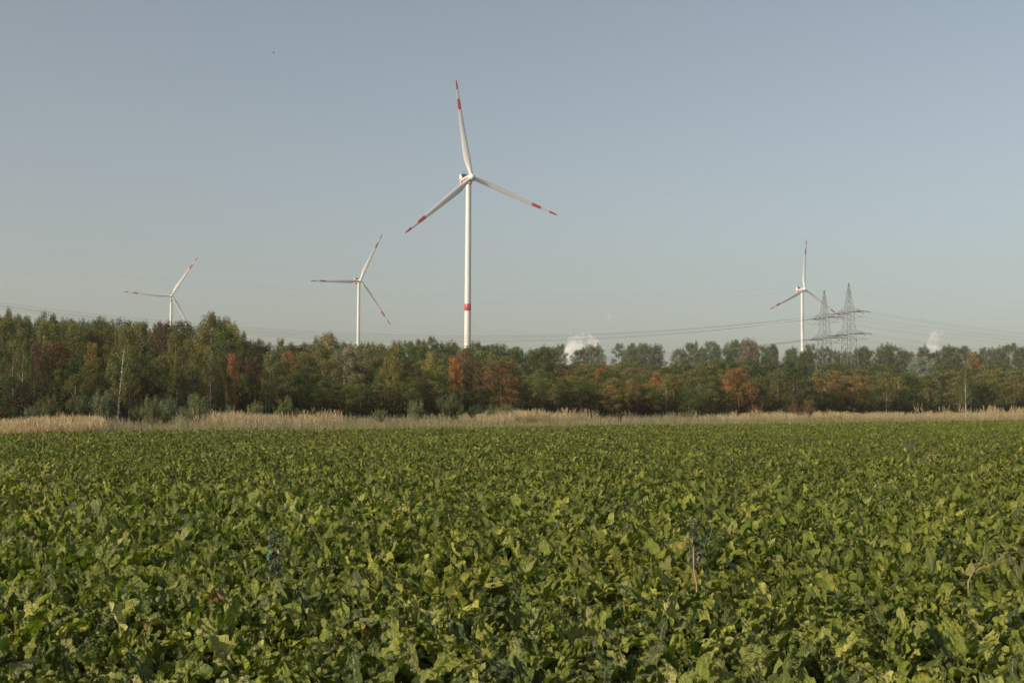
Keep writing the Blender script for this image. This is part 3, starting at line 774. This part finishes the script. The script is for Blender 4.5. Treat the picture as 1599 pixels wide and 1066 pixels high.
grass_field('dry_grass', 'tall pale dry grass with feathery tops along the strip before the wood', 3000, band(114, 142, 150, 1780, .3), TAN, .38, .82, 22)
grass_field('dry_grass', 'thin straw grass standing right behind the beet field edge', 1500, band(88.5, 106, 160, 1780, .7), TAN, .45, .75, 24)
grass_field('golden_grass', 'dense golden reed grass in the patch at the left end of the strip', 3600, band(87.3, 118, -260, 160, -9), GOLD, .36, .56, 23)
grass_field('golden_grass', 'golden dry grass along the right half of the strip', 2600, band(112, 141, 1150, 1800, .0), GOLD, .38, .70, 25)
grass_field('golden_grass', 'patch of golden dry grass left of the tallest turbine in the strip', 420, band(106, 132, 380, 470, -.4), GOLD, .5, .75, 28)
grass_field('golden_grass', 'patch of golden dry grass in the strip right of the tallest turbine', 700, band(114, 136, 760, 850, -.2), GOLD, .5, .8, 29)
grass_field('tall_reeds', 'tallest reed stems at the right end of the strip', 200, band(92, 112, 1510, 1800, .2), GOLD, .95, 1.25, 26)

# reddish dock plant and a few stalks in the strip
def stem_plant(name, base, h, spread, nst, colr, label, cat, leaf=.03, nl=900, group=None):
    rg = np.random.default_rng(int(abs(base[0]) * 100) + 3); mb = MB(); cs = []
    for i in range(nst):
        a = rg.random() * 6.28; r = spread * rg.random(); q = Vector((r * math.cos(a), r * math.sin(a), h * rg.uniform(.7, 1)))
        mb.tube([(0, 0, 0), q * .5 + Vector((0, 0, .05)), q], [.008, .006, .003], 5)
        for w in (.45, .6, .75, .88, 1.0): cs.append(tuple(q * w))
    V, Q, T = leafcloud(np.array(cs), np.full((len(cs), 3), spread * .22), np.full(len(cs), nl // len(cs)), leaf, rg)
    t = empty(name, base); tag(t, label, cat, group)
    c = obj('foliage', fast_mesh('foliage', V, Q, [M_leaf], T), t); c.color = (*colr, 1); obj('stem', mb.mesh('stem', [M_bark]), t)
    return t
X, Y = row_point(968, 100); stem_plant('dock_plant', (X, Y, 0), 1.35, .35, 7, (.13, .045, .03), 'dark red brown dock plant standing in the strip before the wood', 'plant', .06, 900)

# ------------------------------------------------------------------ beet leaves and plants
def beet_leaf(rg, nu, ns, petiole_n=3):
    """leaf from base at origin curving up and outward (+y). returns V, Q, UV"""
    Lp = rg.uniform(.14, .25); Lb = rg.uniform(.19, .31); W = rg.uniform(.040, .066)
    a0 = R(rg.uniform(5, 26)); a1 = R(rg.uniform(22, 112)); twist = rg.normal() * .35; curl = rg.uniform(-.15, .75); lean = rg.normal() * .25
    rows = [(-1, i / petiole_n) for i in range(petiole_n)] + [(0, i / ns) for i in range(ns + 1)]
    tot = Lp + Lb; pos = np.array([0., 0., 0.]); prev = 0; V = []; UV = []
    ph = rg.random(4) * 6.28; fr = rg.uniform(8, 14) * (1 if nu > 6 else .75); asym = rg.normal() * .1
    for kind, s in rows:
        L = s * Lp if kind < 0 else Lp + s * Lb
        f = L / tot; ang = a0 + (a1 - a0) * f ** 1.8
        step = L - prev; prev = L
        tdir = np.array([lean * f * .6, math.sin(ang), math.cos(ang)]); tdir /= np.linalg.norm(tdir)
        pos = pos + tdir * step
        nrm = np.array([0, -math.cos(ang), math.sin(ang)])
        tw = twist * f; side = np.array([math.cos(tw), 0, 0]) + nrm * math.sin(tw); nn = nrm * math.cos(tw) - np.array([math.sin(tw), 0, 0])
        if kind < 0: w = .010 + .004 * s; v = .40 * s
        else:
            w = W * (math.sin(math.pi * min(1, (.06 + .94 * s)) ** .85) ** .50) * (1 - .08 * s) + .002
            v = .42 + .58 * s
        for j in range(nu):
            u = j / (nu - 1) * 2 - 1
            off = side * u * w * (1 + asym * u)
            z = 0
            if kind < 0: z = .006 * (u * u)
            else:
                z = curl * w * u * u * .6 + .019 * u * u * math.sin(fr * s + ph[0] + (1.7 if u > 0 else 0)) + .009 * abs(u) ** 3 * math.sin(2.3 * fr * s + ph[1] + u)
                z += .011 * math.sin(fr * 1.6 * s + 8 * u + ph[2]) * (1 - abs(u) * .3) + .004 * math.sin(fr * 2.6 * s + 5 * u * u + ph[1]) * (1.6 if nu > 6 else 1.3)
                off = off * (1 + .05 * abs(u) ** 3 * math.sin(fr * 1.3 * s + ph[3] + u * 2))
            V.append(pos + off + nn * z); UV.append((.5 + .5 * u * (.3 if kind < 0 else 1), v))
    n = len(rows); Q = [(i * nu + j, i * nu + j + 1, (i + 1) * nu + j + 1, (i + 1) * nu + j) for i in range(n - 1) for j in range(nu - 1)]
    return np.array(V), np.array(Q), np.array(UV)
BEETC = [((.175, .215, .026), 5), ((.235, .268, .042), 5), ((.090, .125, .020), 3.4), ((.31, .335, .085), 3), ((.37, .385, .15), .9), ((.10, .13, .050), 1.3), ((.40, .31, .07), .07), ((.30, .16, .06), .04)]
BEETC = [((c[0] * 1.02, c[1] * .99, c[2] * .95), w) for c, w in BEETC]
def beet_colour(rg):
    w = np.array([c[1] for c in BEETC]); c = np.array(BEETC[rg.choice(len(w), p=w / w.sum())][0]); return c * rg.uniform(.8, 1.2)
rgb = np.random.default_rng(31)
LEAFM = []
for k in range(22):
    V, Q, U = beet_leaf(rgb, 9, 20)
    me = fast_mesh('leaf', V, Q, [M_beet], None, True)
    uvl = me.uv_layers.new(name='UVMap'); uvl.data.foreach_set('uv', U[Q.ravel()].astype(np.float32).ravel())
    LEAFM.append(me)
# rows run away from the camera at a slight angle
def beet_spots(rg, x0, x1, y0, y1):
    ang = R(14); ca, sa = math.cos(ang), math.sin(ang); out = []
    rs, ps = .40, .25
    ext = max(abs(x0), abs(x1), abs(y0), abs(y1)) * 1.5
    i = np.arange(-int(ext / rs), int(ext / rs)); j = np.arange(-int(ext / ps), int(ext / ps))
    I, J = np.meshgrid(i, j); u = I * rs + rg.normal(size=I.shape) * .05; v = J * ps + rg.normal(size=I.shape) * .07
    x = (u * ca + v * sa).ravel(); y = (-u * sa + v * ca).ravel()
    k = (x > x0) & (x < x1) & (y > y0) & (y < y1); return x[k], y[k]
bx, by = beet_spots(rgb, -90, 110, -3, 190)
keep = (by < edge_y(bx)) & (np.abs(bx) < .47 * np.maximum(by, 0) + 5)
bx, by = bx[keep], by[keep]
near = (by > 5.7) & (np.abs(bx) < .415 * by + .15)
order = np.argsort(np.where(near, by, 1e9))[:300]
isn = np.zeros(len(bx), bool); isn[order] = True
cans = ((bx ** 2 + by ** 2) > .45)
NL = 13
for x, y in zip(bx[isn], by[isn]):
    t = empty('beet_plant', (float(x), float(y), .004), float(rgb.random() * 6.28)); s = rgb.uniform(.78, 1.08); t.scale = (s, s, s)
    yellow = 0; tone = rgb.choice(3, p=[.3, .4, .3]); tk = (np.array((.74, .80, .80)), np.ones(3), np.array((1.2, 1.15, 1.1)))[tone]
    n = int(rgb.integers(11, 15))
    for q in range(n):
        o = bpy.data.objects.new('leaf', LEAFM[int(rgb.integers(len(LEAFM)))]); col.objects.link(o); o.parent = t
        yaw = q * 2.4 + rgb.normal() * .25; inner = q / n
        o.rotation_euler = (R(rgb.normal() * 9 - 14 + 30 * inner), rgb.normal() * .14, yaw)   # older leaves lean outward
        ls = (1.12 - .35 * inner) * rgb.uniform(.85, 1.15); o.scale = (ls, ls, ls)
        o.location = (-math.sin(yaw) * .02, math.cos(yaw) * .02, .02)
        c = beet_colour(rgb) * tk; o.color = (*[float(v) for v in c], 1)
        if c[0] > .37: yellow = 1
    hx = x / (.4 * y); zone = ('at the left edge', 'well left', 'just left of centre', 'in the centre', 'just right of centre', 'well right', 'at the right edge')[max(0, min(6, int((hx + 1) * 3.5)))]
    dz = 'in the bottom rows' if y < 6.9 else 'just above the bottom rows' if y < 8.0 else 'in the middle rows' if y < 9.1 else 'in the back rows'
    szw = 'large ' if s > 1.0 else 'small ' if s < .84 else ''
    tag(t, f"{szw}{('dark green', 'mid green', 'pale green')[tone]} beet plant{', one yellow leaf,' if yellow and not szw else ''} {zone}, {dz}", 'beet plant', 'sugar beet plants in the near field')

def plant_variant(rg):
    VV = []; QQ = []; TT = []; UU = []; nv = 0; n = int(rg.integers(11, 15))
    for q in range(n):
        V, Q, U = beet_leaf(rg, 5, 9, 2); inner = q / n; yaw = q * 2.4 + rg.normal() * .25
        M = Euler((R(rg.normal() * 9 - 14 + 30 * inner), rg.normal() * .14, yaw)).to_matrix(); s = (1.12 - .35 * inner) * rg.uniform(.85, 1.15)
        V = (V * s) @ np.array(M).T + np.array([-math.sin(yaw) * .02, math.cos(yaw) * .02, .02])
        VV.append(V); QQ.append(Q + nv); nv += len(V); UU.append(U); TT.append(np.tile(beet_colour(rg), (len(V), 1)))
    return np.concatenate(VV), np.concatenate(QQ), np.concatenate(TT), np.concatenate(UU)
fv = [plant_variant(rgb) for _ in range(16)]
fx, fy = bx[~isn & cans], by[~isn & cans]; n = len(fx)
hz = 1 + .10 * np.sin(fx * .21 + fy * .13) * np.sin(fx * .07 - fy * .19) + rgb.normal(size=n) * .10
fs = np.clip(hz, .7, 1.35) * (.90 - .12 * np.clip((fy - 10) / 25, 0, 1))
o = scatter('beet_crop', fv, np.stack([fx, fy, np.full(n, .004)], 1), np.stack([rgb.normal(size=n) * .06, rgb.normal(size=n) * .06, rgb.random(n) * 6.28], 1), np.stack([fs, fs, fs * rgb.uniform(.92, 1.1, n)], 1), rgb.integers(0, 16, n), [M_beet_far], True)
tag(o, 'green sugar beet crop covering the rest of the field up to the grass strip', 'crop', kind='stuff')
print('beets', n, 'near', isn.sum(), 'objects', len(bpy.data.objects))

# ------------------------------------------------------------------ odd plants standing in the beet field
def ground_at(px, py, z): v = at(px, py, 1.0) - Vector((0, 0, EYE)); k = (z - EYE) / v.z; return Vector((0, 0, EYE)) + v * k
# bolted beet stalk with a curled yellow leaf
b = ground_at(1087, 928, .42); b.z = 0.0
t = empty('bolted_stalk', b); tag(t, 'reddish bare stalk topped by a curled yellow leaf, rising out of the beets', 'plant')
M_stalk = plain('red_stalk', (.30, .19, .13), .5, .25, 8)
h = at(1084, 851, b.y).z
mb = MB(); mb.tube([(0, 0, 0), (.01, 0, .3), (.004, 0, .5), (-.018, 0, .62), (-.02, 0, h - .01)], [.008, .0075, .007, .006, .004], 7); obj('stem', mb.mesh('stem', [M_stalk], True), t)
V, Q, U = beet_leaf(np.random.default_rng(3), 7, 10)
for k, (rot, c, sc_) in enumerate((((R(25), R(-82), 0), (.62, .46, .14), .42), ((R(-30), R(-100), 0), (.60, .42, .12), .34), ((R(10), R(75), R(20)), (.30, .30, .14), .30), ((R(60), R(-50), 0), (.50, .42, .16), .30))):
    o = obj('leaf', LEAFM[k + 2], t, (-.004, -.01 * k, h - .015)); o.rotation_euler = rot; o.scale = (sc_, sc_, sc_ * .75); o.color = (*c, 1)
# bluish goosefoot weeds
def weed(px, py, top, w, label, colr=(.17, .20, .11)):
    b = ground_at(px, py, .40); hh = at(px, top, b.y).z; return stem_plant('weed', (b.x, b.y, 0), hh, w, 9, colr, label, 'weed', .05, 260)
weed(1086, 870, 812, .16, 'bluish weed just behind the reddish bolted stalk')
weed(426, 890, 832, .11, 'bluish grey weed sticking out of the beets left of centre')
weed(1422, 700, 682, .22, 'bluish weed far out in the beets toward the right')
weed(1455, 722, 705, .18, 'yellowish weed far out in the beets toward the right', (.30, .28, .08))
# dry branching stalks at the right edge
b = ground_at(1512, 908, .40); b.z = 0
t = empty('dry_weed', b); tag(t, 'dry brown branching weed leaning to the right over the beets at the right edge', 'weed')
M_dry = plain('dry_stalk', (.24, .19, .11), .8, .2, 9)
rgd = np.random.default_rng(9)
def dry_branch(pts, r):
    mb = MB(); mb.tube(pts, r, 5); o = obj('branch', mb.mesh('branch', [M_dry], True), t)
P = lambda px, py, dy=0: at(px, py, b.y + dy) - b
root = P(1512, 908); 
dry_branch([(0, 0, 0), root, P(1519, 893)], [.008, .007, .006])
for pts in ([(1519, 893), (1535, 872), (1553, 860), (1575, 855), (1588, 850)], [(1519, 893), (1540, 884), (1560, 873), (1585, 861), (1603, 856)], [(1519, 893), (1524, 880), (1527, 868)], [(1540, 884), (1557, 879), (1578, 874), (1600, 877)],
            [(1560, 873), (1572, 862), (1590, 862), (1612, 850)], [(1535, 872), (1537, 855), (1538, 845)], [(1517, 897), (1530, 893), (1545, 896)]):
    dry_branch([P(x, y, .03 * i) for i, (x, y) in enumerate(pts)], [.0036 * (1 - .6 * i / (len(pts) - 1)) for i in range(len(pts))])

# ------------------------------------------------------------------ birds
def bird(px, py, d, flap, label):
    mb = MB(); p = at(px, py, d)
    mb.tube([(-.28, 0, .02), (-.2, 0, .02), (-.05, 0, 0), (.1, 0, .01), (.19, 0, .03), (.25, 0, .03)], [.02, .04, .075, .065, .04, .006], 8)
    t = empty('bird', p, R(30)); tag(t, label, 'bird', 'birds in the sky')
    M_b = bpy.data.materials.get('bird_feathers') or plain('bird_feathers', (.03, .03, .035), .7)
    obj('body', mb.mesh('body', [M_b], True), t)
    for s in (-1, 1):
        mb = MB()
        mb.add([(.1, s * .05, .03), (-.08, s * .05, .03), (-.06, s * .28, .03 + flap * .2), (.12, s * .28, .05 + flap * .2), (-.05, s * .55, .02 + flap * .35), (.02, s * .60, .02 + flap * .37),
                (.1, s * .05, .015), (-.08, s * .05, .02), (-.06, s * .28, .02 + flap * .2), (.12, s * .28, .03 + flap * .2), (-.05, s * .55, .012 + flap * .35), (.02, s * .60, .01 + flap * .37)],
               [(0, 1, 2, 3), (3, 2, 4, 5), (6, 9, 8, 7), (9, 11, 10, 8), (0, 3, 9, 6), (3, 5, 11, 9), (5, 4, 10, 11), (4, 2, 8, 10), (2, 1, 7, 8)])
        obj('wing', mb.mesh('wing', [M_b]), t)
bird(427, 83, 330, .8, 'small dark bird high in the sky at the upper left')
bird(1040, 302, 420, .3, 'small dark bird in the sky right of the tallest turbine')

# ------------------------------------------------------------------ steam clouds far beyond the wood
def steam(px, base, lobes, d, dens, label, seed):
    """lobes: (px, py, rx_px, rz_px)"""
    k = d / F_PX; bm_ = MB(); rg = np.random.default_rng(seed)
    o0 = at(px, base, d); o0.z = 0
    import bmesh
    me = bpy.data.meshes.new('steam_cloud'); bm = bmesh.new()
    for (lx, ly, rx, rz) in lobes:
        c = at(lx, ly, d) - o0
        r = bmesh.ops.create_icosphere(bm, subdivisions=3, radius=1.0)
        for v in r['verts']: v.co = Vector((c.x + v.co.x * rx * k, v.co.y * rx * k, c.z + v.co.z * rz * k))
    bm.to_mesh(me); bm.free()
    o = obj('steam_cloud', me, None, o0)
    rm = o.modifiers.new('merge', 'REMESH'); rm.mode = 'VOXEL'; rm.voxel_size = 3.0 * k
    m = MT('steam_' + str(seed)); m.t.nodes.remove(m.b)
    pv = m.n('ShaderNodeVolumePrincipled'); pv.inputs['Color'].default_value = (.98, .98, .98, 1); pv.inputs['Anisotropy'].default_value = -.35
    tc = m.n('ShaderNodeTexCoord'); nz = m.noise(.028, 7, .68, tc.outputs['Object'])
    rp = m.n('ShaderNodeMapRange'); rp.inputs[1].default_value = .46; rp.inputs[2].default_value = .70; rp.inputs[3].default_value = 0; rp.inputs[4].default_value = dens
    m.l(nz.outputs[0], rp.inputs[0]); m.l(rp.outputs[0], pv.inputs['Density']); m.l(pv.outputs[0], m.out.inputs['Volume'])
    me.materials.append(m.m)
    tag(o, label, 'steam', 'steam clouds beyond the wood', 'stuff')
    m.m.cycles.volume_step_rate = 1.0
    return o
steam(905, 560, [(905, 560, 34, 22), (897, 545, 14, 13), (892, 532, 7, 9), (890, 522, 4, 5), (906, 534, 9, 13), (911, 522, 5, 6), (902, 526, 5, 6), (920, 536, 10, 12), (931, 540, 9, 11), (919, 524, 5, 6), (927, 529, 4, 5), (939, 547, 8, 9)], 3600, .12, 'larger white steam cloud rising behind the trees, right of the tallest turbine', 1)
steam(954, 492, [(952, 494, 5, 7), (957, 491, 7, 4)], 3600, .03, 'faint small puff of steam floating above the larger steam cloud', 2)
steam(1459, 560, [(1456, 552, 14, 16), (1455, 536, 8, 10), (1461, 526, 9, 9), (1457, 518, 6, 5), (1466, 519, 8, 5), (1463, 537, 7, 8)], 3600, .07, 'small steam cloud behind the right part of the wood', 3)

# ------------------------------------------------------------------ haze
HAZE = 1.6e-4
me = bpy.data.meshes.new('haze'); mb = MB(); mb.box((0, 985, 109), (2500, 2300, 220)); me = mb.mesh('haze', [])
m = MT('haze_air'); m.t.nodes.remove(m.b); pv = m.n('ShaderNodeVolumePrincipled'); pv.inputs['Density'].default_value = HAZE
pv.inputs['Color'].default_value = (.95, .91, .86, 1); pv.inputs['Anisotropy'].default_value = .3; m.l(pv.outputs[0], m.out.inputs['Volume'])
me.materials.append(m.m); hz_o = tag(obj('haze', me), 'thin autumn haze over the land', 'haze', kind='stuff')
